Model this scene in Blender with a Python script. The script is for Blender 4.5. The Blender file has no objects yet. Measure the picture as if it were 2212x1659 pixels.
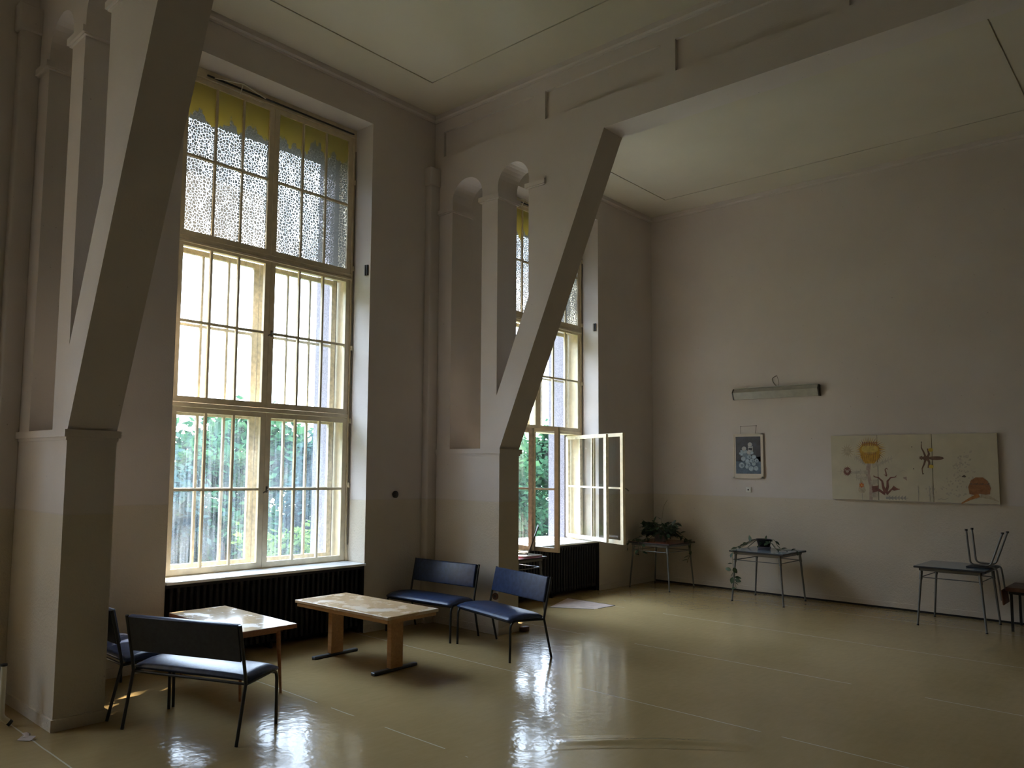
import bpy, bmesh, math, random
from mathutils import Vector, Matrix
from mathutils.geometry import tessellate_polygon
C = bpy.context.scene.collection
SC = bpy.context.scene
PI = math.pi
random.seed(7)

# ------------------------------------------------------------------ camera
YAW, PITCH, ROLL, FPX = 0.7853, 0.0835, 0.0145, 1692.03
cam_d = bpy.data.cameras.new('camera')
cam = bpy.data.objects.new('camera', cam_d); C.objects.link(cam)
cy, sy, cp, sp = math.cos(YAW), math.sin(YAW), math.cos(PITCH), math.sin(PITCH)
fw = Vector((cy*cp, sy*cp, sp)); rt = Vector((sy, -cy, 0)); up = rt.cross(fw)
r2 = rt*math.cos(ROLL) + up*math.sin(ROLL); u2 = up*math.cos(ROLL) - rt*math.sin(ROLL)
cam.matrix_world = Matrix(((r2.x, u2.x, -fw.x, 0.0), (r2.y, u2.y, -fw.y, -7.1193), (r2.z, u2.z, -fw.z, 1.92), (0, 0, 0, 1)))
cam_d.sensor_fit = 'HORIZONTAL'; cam_d.sensor_width = 36.0
cam_d.lens = FPX/2212*36.0
cam_d.shift_x = 189.5/2212; cam_d.shift_y = 43.1/2212
cam_d.clip_start = 0.05; cam_d.clip_end = 500
SC.camera = cam

# ------------------------------------------------------------------ sky, sun, exposure
SKY = 8.5                                            # bright hazy overcast sky: the zenith is brighter and bluer than the horizon
w = bpy.data.worlds.new('sky'); SC.world = w; w.use_nodes = True
wn = w.node_tree; bg = wn.nodes['Background']
tc = wn.nodes.new('ShaderNodeTexCoord'); sp_ = wn.nodes.new('ShaderNodeSeparateXYZ'); wn.links.new(tc.outputs['Generated'], sp_.inputs[0])
cr = wn.nodes.new('ShaderNodeValToRGB'); wn.links.new(sp_.outputs[2], cr.inputs[0])
cr.color_ramp.elements[0].position = 0.0; cr.color_ramp.elements[0].color = (.385, .435, .49, 1)
cr.color_ramp.elements[1].position = .85; cr.color_ramp.elements[1].color = (.93, 1.22, 1.62, 1)
wn.links.new(cr.outputs[0], bg.inputs[0]); bg.inputs[1].default_value = SKY
sun_d = bpy.data.lights.new('sun', 'SUN'); sun_d.energy = 16; sun_d.angle = 0.012; sun_d.color = (1.0, 0.87, 0.66)
sun = bpy.data.objects.new('sun', sun_d); C.objects.link(sun)
sun.rotation_euler = Vector((-1.7, -1.0, -1.5)).to_track_quat('-Z', 'Y').to_euler()
for px in (4.9, 9.955, -0.14):                       # sampling portals in the three window openings; they give no light of their own
    pd = bpy.data.lights.new('window_portal', 'AREA'); pd.shape = 'RECTANGLE'; pd.size = 2.5; pd.size_y = 5.5
    pd.cycles.is_portal = True
    po = bpy.data.objects.new('window_portal', pd); C.objects.link(po)
    po.location = (px, 0.98, 3.45); po.rotation_euler = (-PI/2, 0, 0)
SC.view_settings.view_transform = 'Standard'; SC.view_settings.look = 'None'
SC.view_settings.gamma = 1.0; SC.view_settings.use_curve_mapping = False
SC.view_settings.exposure = 1.25
cy_ = SC.cycles
cy_.max_bounces = 12; cy_.diffuse_bounces = 7; cy_.glossy_bounces = 5; cy_.transparent_max_bounces = 24; cy_.transmission_bounces = 8
cy_.caustics_reflective = False; cy_.caustics_refractive = False; cy_.sample_clamp_indirect = 6.0
cy_.use_denoising = True

# ------------------------------------------------------------------ node helpers and materials
def new_mat(name):
    m = bpy.data.materials.new(name); m.use_nodes = True
    nt = m.node_tree; b = nt.nodes['Principled BSDF']
    return m, nt, b
def N(nt, t, **kw):
    n = nt.nodes.new(t)
    for k, v in kw.items(): setattr(n, k, v)
    return n
def tex_noise(nt, vec, scale, detail=4, rough=.5):
    n = N(nt, 'ShaderNodeTexNoise'); n.inputs['Scale'].default_value = scale; n.inputs['Detail'].default_value = detail; n.inputs['Roughness'].default_value = rough
    nt.links.new(vec, n.inputs['Vector']); return n.outputs['Fac']
def ramp(nt, fac, stops):
    r = N(nt, 'ShaderNodeValToRGB'); e = r.color_ramp.elements
    while len(e) < len(stops): e.new(.5)
    for q, (p, c) in zip(e, stops): q.position = p; q.color = (*c, 1) if len(c) == 3 else c
    nt.links.new(fac, r.inputs[0]); return r.outputs[0]
def math_n(nt, op, a, b=None, c=None):
    n = N(nt, 'ShaderNodeMath', operation=op)
    for i, v in enumerate((a, b, c)):
        if v is None: continue
        if isinstance(v, (int, float)): n.inputs[i].default_value = v
        else: nt.links.new(v, n.inputs[i])
    return n.outputs[0]
def mixc(nt, fac, a, b):
    n = N(nt, 'ShaderNodeMix', data_type='RGBA')
    for s, v in ((n.inputs[0], fac), (n.inputs[6], a), (n.inputs[7], b)):
        if isinstance(v, (int, float)): s.default_value = v
        elif isinstance(v, tuple): s.default_value = (*v, 1)
        else: nt.links.new(v, s)
    return n.outputs[2]
def coords(nt, kind='Object', scale=None):
    if kind == 'World': o = N(nt, 'ShaderNodeNewGeometry').outputs['Position']
    else: o = N(nt, 'ShaderNodeTexCoord').outputs[kind]
    if scale:
        m = N(nt, 'ShaderNodeMapping'); m.inputs['Scale'].default_value = scale; nt.links.new(o, m.inputs['Vector']); o = m.outputs[0]
    return o
def bump(nt, h, strength, dist, b):
    n = N(nt, 'ShaderNodeBump'); n.inputs['Strength'].default_value = strength; n.inputs['Distance'].default_value = dist
    nt.links.new(h, n.inputs['Height']); nt.links.new(n.outputs[0], b.inputs['Normal'])
def plain(name, col, rough=.5, metal=0, var=.12, scale=6, spec=.5, bumpv=0, coat=0):
    m, nt, b = new_mat(name)
    f = tex_noise(nt, coords(nt), scale)
    nt.links.new(ramp(nt, f, [(.3, tuple(c*(1-var) for c in col)), (.7, tuple(min(1, c*(1+var)) for c in col))]), b.inputs['Base Color'])
    b.inputs['Roughness'].default_value = rough; b.inputs['Metallic'].default_value = metal
    b.inputs['Specular IOR Level'].default_value = spec; b.inputs['Coat Weight'].default_value = coat
    if bumpv: bump(nt, tex_noise(nt, coords(nt), scale*8), bumpv, .003, b)
    return m

def wall_material():
    m, nt, b = new_mat('wall_paint')
    p = coords(nt, 'World')
    z = N(nt, 'ShaderNodeSeparateXYZ'); nt.links.new(p, z.inputs[0])
    wob = math_n(nt, 'MULTIPLY', math_n(nt, 'SUBTRACT', tex_noise(nt, p, 5), .5), .012)
    zz = math_n(nt, 'ADD', z.outputs[2], wob)
    low = math_n(nt, 'LESS_THAN', zz, 1.545)
    n1 = tex_noise(nt, p, .9, 5, .6)
    upc = ramp(nt, n1, [(.3, (.585, .53, .50)), (.7, (.635, .583, .555))])
    loc = ramp(nt, n1, [(.3, (.56, .495, .40)), (.7, (.61, .545, .455))])
    seam = math_n(nt, 'MULTIPLY', math_n(nt, 'LESS_THAN', math_n(nt, 'ABSOLUTE', math_n(nt, 'SUBTRACT', zz, 1.55)), .006), math_n(nt, 'MULTIPLY', tex_noise(nt, p, 7), .45))
    base = mixc(nt, seam, mixc(nt, low, upc, loc), (.45, .40, .33))
    specks = math_n(nt, 'GREATER_THAN', tex_noise(nt, p, 38, 1), .80)
    base = mixc(nt, math_n(nt, 'MULTIPLY', specks, .5), base, (.2, .17, .14))
    nt.links.new(base, b.inputs['Base Color'])
    b.inputs['Roughness'].default_value = .62; b.inputs['Specular IOR Level'].default_value = .3
    fine = tex_noise(nt, p, 60, 3)
    rough = math_n(nt, 'MULTIPLY', low, math_n(nt, 'MULTIPLY', tex_noise(nt, p, 42, 5, .6), 2.2))
    bump(nt, math_n(nt, 'ADD', math_n(nt, 'MULTIPLY', fine, .4), rough), .55, .006, b)
    return m
M = {}
M['wall'] = wall_material()
M['ceil'] = plain('ceiling_paint', (.61, .565, .475), .7, var=.05, scale=.8, spec=.2)
M['black_gap'] = plain('dark_joint', (.015, .013, .012), .8)
M['niche'] = plain('black_painted_niche', (.018, .017, .018), .55)
M['radiator'] = plain('black_radiator_enamel', (.014, .013, .015), .48, spec=.3)
M['stucco'] = plain('pebbledash', (.19, .165, .18), .95, var=.35, scale=60, bumpv=1)
M['sash'] = plain('cream_window_paint', (.70, .60, .42), .45, var=.10, scale=9, bumpv=.1)
M['sash_worn'] = plain('weathered_cream_paint', (.64, .56, .43), .6, var=.22, scale=20, bumpv=.4)
M['sill'] = plain('pale_stone_sill', (.86, .85, .82), .14, var=.06, scale=12)
M['vinyl'] = plain('navy_vinyl', (.024, .042, .105), .34, var=.35, scale=22, bumpv=.35, spec=.55)
M['back_board'] = plain('black_fibre_back', (.022, .022, .024), .65, var=.3, scale=30)
M['steel_black'] = plain('black_tube', (.012, .012, .012), .35, spec=.5)
M['chrome'] = plain('grey_tube', (.17, .17, .165), .36, metal=.5, var=.08)
M['skid'] = plain('dark_grey_metal', (.10, .11, .12), .4, metal=.5)
M['wood'] = None
M['dark'] = plain('near_black', (.02, .02, .022), .5)
M['brass'] = plain('worn_handle_metal', (.18, .15, .12), .35, metal=.8)
M['white_plastic'] = plain('white_plastic', (.72, .70, .66), .4, var=.04)
M['cream_metal'] = plain('cream_enamel', (.70, .66, .55), .4)
M['lamp_metal'] = plain('lamp_enamel', (.55, .55, .50), .4, var=.06)
M['diffuser'] = plain('lamp_diffuser', (.36, .35, .30), .35, var=.08, scale=14)
M['cable'] = plain('lamp_cable', (.16, .13, .10), .6)
M['leaf'] = plain('dark_leaf', (.030, .060, .028), .42, var=.5, scale=14, spec=.5)
M['stem'] = plain('plant_stem', (.10, .11, .05), .6)
M['soil'] = plain('soil', (.03, .022, .016), .9, bumpv=.8, scale=20)
M['pot_dark'] = plain('dark_pot', (.025, .022, .028), .5)
M['pot_grey'] = plain('stone_grey_pot', (.32, .29, .27), .55)
M['saucer'] = plain('lilac_grey_saucer', (.17, .16, .21), .45)
M['pink_lino'] = plain('bare_pink_lino', (.36, .27, .22), .5, var=.2, scale=9)
M['scrap'] = plain('torn_paper', (.42, .33, .28), .8)
M['brown_wood'] = plain('brown_varnished_wood', (.13, .055, .028), .4, var=.3, scale=10)
M['paper'] = plain('cream_card', (.64, .57, .49), .7, var=.05)
M['canvas'] = plain('primed_board', (.56, .51, .39), .7, var=.06, scale=5)

def wood_mat(name, a, b_, rough, top=False):
    m, nt, b = new_mat(name)
    f = tex_noise(nt, coords(nt, 'Object', (14, 1.6, 14)), 3.2, 6, .6)
    col = ramp(nt, f, [(.3, a), (.7, b_)])
    if top:
        worn = tex_noise(nt, coords(nt), 3.4, 6, .62)
        wm = N(nt, 'ShaderNodeMapRange'); wm.inputs[1].default_value = .52; wm.inputs[2].default_value = .60; nt.links.new(worn, wm.inputs[0])
        col = mixc(nt, math_n(nt, 'MULTIPLY', wm.outputs[0], .55), col, (.62, .56, .46))
        nt.links.new(math_n(nt, 'ADD', rough, math_n(nt, 'MULTIPLY', wm.outputs[0], .25)), b.inputs['Roughness'])
    else: b.inputs['Roughness'].default_value = rough
    nt.links.new(col, b.inputs['Base Color'])
    bump(nt, f, .08, .002, b)
    return m
M['wood'] = wood_mat('honey_wood', (.42, .22, .085), (.56, .32, .14), .42)
M['wood_top'] = wood_mat('worn_wood_top', (.46, .30, .15), (.60, .42, .24), .25, True)
M['wood_red'] = wood_mat('reddish_wood', (.27, .105, .045), (.38, .17, .08), .4)
M['wood_gloss'] = wood_mat('glossy_pale_top', (.50, .36, .21), (.62, .47, .30), .16, True)

def floor_material():
    m, nt, b = new_mat('linoleum')
    p = coords(nt, 'World')
    n1 = tex_noise(nt, p, .7, 6, .6)
    n2 = tex_noise(nt, coords(nt, 'World', (1, 5, 1)), 5, 5, .6)
    col = ramp(nt, math_n(nt, 'ADD', math_n(nt, 'MULTIPLY', n1, .6), math_n(nt, 'MULTIPLY', n2, .4)), [(.25, (.295, .207, .090)), (.75, (.37, .266, .128))])
    sx = N(nt, 'ShaderNodeSeparateXYZ'); nt.links.new(p, sx.inputs[0])
    wob = math_n(nt, 'MULTIPLY', tex_noise(nt, p, 1.3, 2), .03)
    fr = math_n(nt, 'FRACT', math_n(nt, 'DIVIDE', math_n(nt, 'ADD', math_n(nt, 'ADD', sx.outputs[0], wob), .9), 2.0))
    seam = math_n(nt, 'LESS_THAN', math_n(nt, 'ABSOLUTE', math_n(nt, 'SUBTRACT', fr, .5)), .0028)
    seam = math_n(nt, 'MULTIPLY', seam, math_n(nt, 'GREATER_THAN', tex_noise(nt, p, 1.1, 3), .42))
    col = mixc(nt, math_n(nt, 'MULTIPLY', seam, .6), col, (.66, .62, .52))
    dots = math_n(nt, 'GREATER_THAN', tex_noise(nt, coords(nt, 'World', (1, 4, 1)), 16, 2), .735)
    col = mixc(nt, math_n(nt, 'MULTIPLY', dots, .0), col, (.12, .09, .06))
    nt.links.new(col, b.inputs['Base Color'])
    nt.links.new(math_n(nt, 'ADD', .09, math_n(nt, 'MULTIPLY', tex_noise(nt, p, 1.7, 3), .10)), b.inputs['Roughness'])
    b.inputs['Specular IOR Level'].default_value = .22
    h = math_n(nt, 'ADD', math_n(nt, 'MULTIPLY', tex_noise(nt, p, 3.0, 3), .35), math_n(nt, 'MULTIPLY', tex_noise(nt, p, 13, 2), .32))
    h = math_n(nt, 'ADD', h, math_n(nt, 'MULTIPLY', seam, .12))
    bump(nt, h, .5, .012, b)
    return m
M['floor'] = floor_material()

def glass_material(name, dirt, streak, tint=(1, 1, 1), dirtcol=(.80, .88, .95)):
    m = bpy.data.materials.new(name); m.use_nodes = True; nt = m.node_tree; nt.nodes.clear()
    out = N(nt, 'ShaderNodeOutputMaterial')
    tr = N(nt, 'ShaderNodeBsdfTransparent'); tr.inputs[0].default_value = (*tint, 1)
    gl = N(nt, 'ShaderNodeBsdfGlossy'); gl.inputs['Roughness'].default_value = .02
    tl = N(nt, 'ShaderNodeBsdfTranslucent'); tl.inputs[0].default_value = (*dirtcol, 1)
    lw = N(nt, 'ShaderNodeLayerWeight'); lw.inputs[0].default_value = .5
    fz = math_n(nt, 'ADD', .04, math_n(nt, 'MULTIPLY', math_n(nt, 'POWER', lw.outputs['Facing'], 5.0), .90))
    n = tex_noise(nt, coords(nt, 'World', (16, 16, .55)), 2.2, 5, .65)
    blot = tex_noise(nt, coords(nt, 'World'), 1.6, 4, .6)
    mr = N(nt, 'ShaderNodeMapRange'); mr.inputs[1].default_value = .42; mr.inputs[2].default_value = .72; nt.links.new(n, mr.inputs[0])
    mb = N(nt, 'ShaderNodeMapRange'); mb.inputs[1].default_value = .35; mb.inputs[2].default_value = .7; nt.links.new(blot, mb.inputs[0])
    f = math_n(nt, 'ADD', math_n(nt, 'MULTIPLY', mb.outputs[0], dirt), math_n(nt, 'MULTIPLY', mr.outputs[0], streak))
    a = N(nt, 'ShaderNodeMixShader'); nt.links.new(f, a.inputs[0]); nt.links.new(tr.outputs[0], a.inputs[1]); nt.links.new(tl.outputs[0], a.inputs[2])
    g = N(nt, 'ShaderNodeMixShader'); nt.links.new(fz, g.inputs[0]); nt.links.new(a.outputs[0], g.inputs[1]); nt.links.new(gl.outputs[0], g.inputs[2])
    nt.links.new(g.outputs[0], out.inputs[0]); return m
M['glass'] = glass_material('window_glass', .01, .02)
M['glass_dirty'] = glass_material('streaky_window_glass', .02, .09)

def painted_glass():
    # old yellow paint that flaked off the panes in a crackle; a whole film is left along the top of the upper panes
    m = bpy.data.materials.new('flaking_painted_glass'); m.use_nodes = True; nt = m.node_tree; nt.nodes.clear()
    out = N(nt, 'ShaderNodeOutputMaterial')
    p = coords(nt, 'World')
    wv = N(nt, 'ShaderNodeTexNoise'); wv.inputs['Scale'].default_value = 14; nt.links.new(p, wv.inputs['Vector'])
    add = N(nt, 'ShaderNodeVectorMath', operation='MULTIPLY_ADD'); nt.links.new(wv.outputs['Color'], add.inputs[0]); add.inputs[1].default_value = (.03, .03, .03); nt.links.new(p, add.inputs[2])
    vo = N(nt, 'ShaderNodeTexVoronoi', feature='DISTANCE_TO_EDGE'); vo.inputs['Scale'].default_value = 31; nt.links.new(add.outputs[0], vo.inputs['Vector'])
    z = N(nt, 'ShaderNodeSeparateXYZ'); nt.links.new(p, z.inputs[0])
    big = tex_noise(nt, coords(nt, 'World', (3.6, 1, .8)), 1.5, 4, .6)
    # threshold of the crack width: negative = unbroken film
    top = N(nt, 'ShaderNodeMapRange'); top.inputs[1].default_value = 5.45; top.inputs[2].default_value = 6.02; top.inputs[3].default_value = 0; top.inputs[4].default_value = .62
    nt.links.new(z.outputs[2], top.inputs[0])
    thr = math_n(nt, 'SUBTRACT', math_n(nt, 'ADD', .019, math_n(nt, 'MULTIPLY', math_n(nt, 'SUBTRACT', big, .50), .32)), top.outputs[0])
    thr = math_n(nt, 'MINIMUM', math_n(nt, 'MAXIMUM', thr, .010), .11)
    film = math_n(nt, 'GREATER_THAN', math_n(nt, 'ADD', math_n(nt, 'SUBTRACT', top.outputs[0], math_n(nt, 'MULTIPLY', big, 1.0)), math_n(nt, 'MULTIPLY', tex_noise(nt, p, 30, 3), .22)), -.06)
    paint = math_n(nt, 'MAXIMUM', math_n(nt, 'GREATER_THAN', vo.outputs['Distance'], thr), film)
    d = N(nt, 'ShaderNodeBsdfDiffuse'); d.inputs[0].default_value = (.30, .27, .22, 1)
    t = N(nt, 'ShaderNodeBsdfTranslucent'); nt.links.new(mixc(nt, film, (.10, .095, .085), (.30, .195, .022)), t.inputs[0])
    mx = N(nt, 'ShaderNodeMixShader'); mx.inputs[0].default_value = .30; nt.links.new(d.outputs[0], mx.inputs[1]); nt.links.new(t.outputs[0], mx.inputs[2])
    tr = N(nt, 'ShaderNodeBsdfTransparent')
    a = N(nt, 'ShaderNodeMixShader'); nt.links.new(paint, a.inputs[0]); nt.links.new(tr.outputs[0], a.inputs[1]); nt.links.new(mx.outputs[0], a.inputs[2])
    nt.links.new(a.outputs[0], out.inputs[0]); return m
M['glass_painted'] = painted_glass()

def foliage_mat(name, a, b_):
    m = bpy.data.materials.new(name); m.use_nodes = True; nt = m.node_tree; nt.nodes.clear()
    out = N(nt, 'ShaderNodeOutputMaterial')
    col = ramp(nt, tex_noise(nt, coords(nt), 1.4, 4), [(.3, a), (.7, b_)])
    d = N(nt, 'ShaderNodeBsdfDiffuse'); t = N(nt, 'ShaderNodeBsdfTranslucent')
    nt.links.new(col, d.inputs[0]); nt.links.new(col, t.inputs[0])
    x = N(nt, 'ShaderNodeMixShader'); x.inputs[0].default_value = .4; nt.links.new(d.outputs[0], x.inputs[1]); nt.links.new(t.outputs[0], x.inputs[2])
    nt.links.new(x.outputs[0], out.inputs[0]); return m
M['fol_a'] = foliage_mat('foliage_conifer', (.016, .045, .024), (.040, .095, .042))
M['fol_b'] = foliage_mat('foliage_fresh', (.05, .105, .022), (.11, .18, .04))
M['fol_c'] = foliage_mat('foliage_blue', (.018, .040, .040), (.036, .072, .060))
M['bark'] = plain('bark', (.12, .085, .06), .9, var=.3, scale=9, bumpv=.8)
M['grass'] = plain('meadow', (.05, .085, .025), .9, var=.35, scale=3)

# ------------------------------------------------------------------ mesh helper
class MB:
    def __init__(s): s.v = []; s.f = []; s.m = []; s.sm = []; s.mats = []
    def mi(s, mat):
        if mat not in s.mats: s.mats.append(mat)
        return s.mats.index(mat)
    def add(s, vs, fs, mat, smooth=False):
        o = len(s.v); s.v += [tuple(v) for v in vs]; k = s.mi(mat)
        for f in fs: s.f.append([o+i for i in f]); s.m.append(k); s.sm.append(smooth)
    def box(s, lo, hi, mat, T=None):
        x0, y0, z0 = lo; x1, y1, z1 = hi
        vs = [Vector(p) for p in ((x0,y0,z0),(x1,y0,z0),(x1,y1,z0),(x0,y1,z0),(x0,y0,z1),(x1,y0,z1),(x1,y1,z1),(x0,y1,z1))]
        if T: vs = [T @ v for v in vs]
        s.add(vs, [(0,3,2,1),(4,5,6,7),(0,1,5,4),(1,2,6,5),(2,3,7,6),(3,0,4,7)], mat)
    def rbox(s, lo, hi, r, mat, seg=2, T=None, smooth=True):
        bm = bmesh.new(); bmesh.ops.create_cube(bm, size=1)
        c = [(a+b)/2 for a, b in zip(lo, hi)]; d = [b-a for a, b in zip(lo, hi)]
        for v in bm.verts: v.co = Vector((c[0]+v.co.x*d[0], c[1]+v.co.y*d[1], c[2]+v.co.z*d[2]))
        bmesh.ops.bevel(bm, geom=bm.edges[:], offset=min(r, min(d)*.49), segments=seg, affect='EDGES', profile=.5)
        s.from_bm(bm, mat, smooth, T)
    def from_bm(s, bm, mat, smooth=False, T=None):
        bm.verts.index_update(); vs = [(T @ v.co) if T else v.co.copy() for v in bm.verts]
        s.add(vs, [[v.index for v in f.verts] for f in bm.faces], mat, smooth); bm.free()
    def prism(s, poly, axis, a, b, mat, holes=(), smooth=False, bevel=0):
        """polygon (2-D) with holes extruded along axis 'x','y' or 'z' from a to b"""
        def P(u, v, t): return {'x': (t, u, v), 'y': (u, t, v), 'z': (u, v, t)}[axis]
        loops = [list(poly)] + [list(h) for h in holes]
        flat = [q for l in loops for q in l]
        if holes or len(poly) > 4: tris = tessellate_polygon([[Vector((q[0], q[1], 0)) for q in l] for l in loops])
        else: tris = [tuple(range(len(poly)))]
        n = len(flat); vs = [P(*q, a) for q in flat] + [P(*q, b) for q in flat]
        fs = [tuple(t) for t in tris] + [tuple(i+n for i in reversed(t)) for t in tris]
        o = 0
        for l in loops:
            for i in range(len(l)):
                j = (i+1) % len(l); fs.append((o+i, o+j, o+j+n, o+i+n))
            o += len(l)
        s.add(vs, fs, mat, smooth)
    def tube(s, pts, r, mat, seg=8, smooth=True, caps=True, r1=None, flat=1.0):
        pts = [Vector(p) for p in pts]; n = len(pts); vs = []; fs = []
        prev = None
        for i, p in enumerate(pts):
            t = (pts[min(i+1, n-1)] - pts[max(i-1, 0)]).normalized()
            if prev is None:
                a = Vector((0, 0, 1)) if abs(t.z) < .9 else Vector((1, 0, 0))
                u = t.cross(a).normalized()
            else: u = (prev - t*prev.dot(t)).normalized()
            prev = u; q = t.cross(u)
            rr = r if r1 is None else r + (r1-r)*i/(n-1)
            for k in range(seg):
                an = 2*PI*k/seg; vs.append(p + u*math.cos(an)*rr + q*math.sin(an)*rr*flat)
        for i in range(n-1):
            for k in range(seg):
                fs.append((i*seg+k, i*seg+(k+1) % seg, (i+1)*seg+(k+1) % seg, (i+1)*seg+k))
        s.add(vs, fs, mat, smooth)
        if caps: s.add(vs[:seg], [tuple(reversed(range(seg)))], mat); s.add(vs[-seg:], [tuple(range(seg))], mat)
    def lathe(s, prof, c, mat, seg=24, smooth=True):
        vs = []; fs = []; n = len(prof)
        for r, z in prof:
            for k in range(seg): vs.append((c[0]+r*math.cos(2*PI*k/seg), c[1]+r*math.sin(2*PI*k/seg), c[2]+z))
        for i in range(n-1):
            for k in range(seg): fs.append((i*seg+k, i*seg+(k+1) % seg, (i+1)*seg+(k+1) % seg, (i+1)*seg+k))
        s.add(vs, fs, mat, smooth)
    def build(s, name, parent=None):
        me = bpy.data.meshes.new(name); me.from_pydata(s.v, [], s.f)
        for m in s.mats: me.materials.append(m)
        me.polygons.foreach_set('material_index', s.m); me.polygons.foreach_set('use_smooth', s.sm)
        bm = bmesh.new(); bm.from_mesh(me); bmesh.ops.recalc_face_normals(bm, faces=bm.faces); bm.to_mesh(me); bm.free()
        me.update()
        o = bpy.data.objects.new(name, me); C.objects.link(o)
        if parent: o.parent = parent
        return o
def tag(o, label, cat, group=None, kind=None):
    o['label'] = label; o['category'] = cat
    if group: o['group'] = group
    if kind: o['kind'] = kind
    return o
def thing(name, label, cat, loc=(0, 0, 0), rz=0, group=None, kind=None):
    o = bpy.data.objects.new(name, None); C.objects.link(o); o.location = loc; o.rotation_euler = (0, 0, rz)
    o.empty_display_size = .1
    return tag(o, label, cat, group, kind)
def dup(root, loc, rz, label):
    def cp(o, par):
        c = o.copy(); C.objects.link(c); c.parent = par
        for ch in list(o.children): cp(ch, c)
        return c
    r = cp(root, None); r.location = loc; r.rotation_euler = (0, 0, rz); r['label'] = label
    return r
def arc(c, r, a0, a1, n): return [(c[0]+r*math.cos(a0+(a1-a0)*i/n), c[1]+r*math.sin(a0+(a1-a0)*i/n)) for i in range(n+1)]
def rounded(pts, r, n=5):
    """polyline with its inner corners rounded"""
    pts = [Vector(p) for p in pts]; out = [pts[0]]
    for i in range(1, len(pts)-1):
        a, b, c = pts[i-1], pts[i], pts[i+1]; rr = min(r, (a-b).length*.49, (c-b).length*.49)
        p, q = b+(a-b).normalized()*rr, b+(c-b).normalized()*rr
        for k in range(n+1):
            t = k/n; out.append(p*(1-t)**2 + b*2*t*(1-t) + q*t*t)
    out.append(pts[-1]); return out

# ------------------------------------------------------------------ the room
X1, X2, XF, TH, ZC = 2.2405, 7.261, 13.012, .375, 6.62
XL, YB = -6.0, -13.5
BAY = X2 - X1
WINS = ((1, 0.0), (2, 5.055), (3, -5.04))          # window number, shift along the wall
W0, W1, WHEAD = 3.65, 6.158, 6.18

# floor with the low buckle that runs across the lino
mb = MB()
mb.box((XL-.2, YB-.2, -.3), (XF+.3, .3, -.001), M['floor'])
fl = mb.build('floor'); tag(fl, 'worn olive beige glossy linoleum floor', 'floor', kind='structure')
nx, ny = 60, 16
p0, p1 = Vector((4.70, -3.72)), Vector((5.75, -4.72))
dv = (p1-p0); L = dv.length; dv.normalize(); nv = Vector((-dv.y, dv.x))
vs, fs = [], []
for i in range(nx+1):
    for j in range(ny+1):
        u, t = i/nx, j/ny*2-1
        c = p0 + dv*L*u + nv*(t*.14 + .05*math.sin(u*3.4))
        vs.append((c.x, c.y, .0015 + .013*math.exp(-(t*2.6)**2)*math.sin(PI*u)**.7*(1-abs(t)**4) - .0013*(abs(t) > .99 or i in (0, nx))))
for i in range(nx):
    for j in range(ny): fs.append((i*(ny+1)+j, (i+1)*(ny+1)+j, (i+1)*(ny+1)+j+1, i*(ny+1)+j+1))
mb = MB(); mb.add(vs, fs, M['floor'], True)
mb.build('buckle', fl)

# walls
mb = MB()
holes = [[(W0+d, -.02), (W1+d, -.02), (W1+d, WHEAD), (W0+d, WHEAD)] for _, d in WINS]
mb.prism([(XL-.2, -.3), (XF+.3, -.3), (XF+.3, 7.0), (XL-.2, 7.0)], 'y', 0.0, .62, M['wall'], holes)
hol2 = [[(W0+.17+d, .80), (W1-.085+d, .80), (W1-.085+d, 5.90), (W0+.17+d, 5.90)] for _, d in WINS]  # outer heads set low, out of sight, to shade the top of the painted panes
mb.prism([(XL-.2, -2.2), (XF+.3, -2.2), (XF+.3, 7.6), (XL-.2, 7.6)], 'y', .621, .95, M['stucco'], hol2)
for _, d in WINS:                                     # wall under the sill, painted black behind the radiator
    mb.box((W0+d-.01, .24, -.3), (W1+d+.01, .62, .775), M['niche'])
    mb.box((W0+d-.002, .0, -.02), (W0+d+.004, .24, .775), M['niche'])
    mb.box((W1+d-.004, .0, -.02), (W1+d+.002, .24, .775), M['niche'])
tag(mb.build('wall_window_side'), 'long wall with the tall windows and their deep reveals', 'wall', kind='structure')
mb = MB(); mb.box((XF, YB-.2, -.3), (XF+.3, .62, 7.0), M['wall'])
tag(mb.build('wall_far'), 'plain end wall with the painted board and lamp', 'wall', kind='structure')
mb = MB(); mb.box((XL-.2, YB-.2, -.3), (XF+.3, YB, 7.0), M['wall'])
tag(mb.build('wall_back'), 'wall opposite the windows', 'wall', kind='structure')
mb = MB(); mb.box((XL-.2, YB-.2, -.3), (XL, .3, 7.0), M['wall'])
tag(mb.build('wall_left'), 'end wall behind the camera', 'wall', kind='structure')

# ceiling, with the narrow grooves that outline one field in each bay
mb = MB()
def field(xa, xb, ya, yb):
    g = .014
    mb.prism([(xa-2, YB), (xb+2, YB), (xb+2, 0.0), (xa-2, 0.0)], 'z', ZC+.03, ZC+.3, M['ceil'])
fields = [(X1+TH+.68, X2-.72, -5.75, -.64), (X2+TH+.68, XF-.76, -5.75, -.69), (XL+.7, X1-.72, -5.75, -.64)]
g = .016
mb.prism([(XL-.2, YB-.2), (XF+.3, YB-.2), (XF+.3, .3), (XL-.2, .3)], 'z', ZC, ZC+.03, M['ceil'], [[(a, c), (b, c), (b, d), (a, d)] for a, b, c, d in fields])
for a, b, c, d in fields: mb.box((a+g, c+g, ZC+.002), (b-g, d-g, ZC+.032), M['ceil'])
mb.box((XL-.2, YB-.2, ZC+.03), (XF+.3, .3, ZC+.3), M['ceil'])
tag(mb.build('ceiling'), 'high ceiling with a thin groove outlining each bay', 'ceiling', kind='structure')

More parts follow.
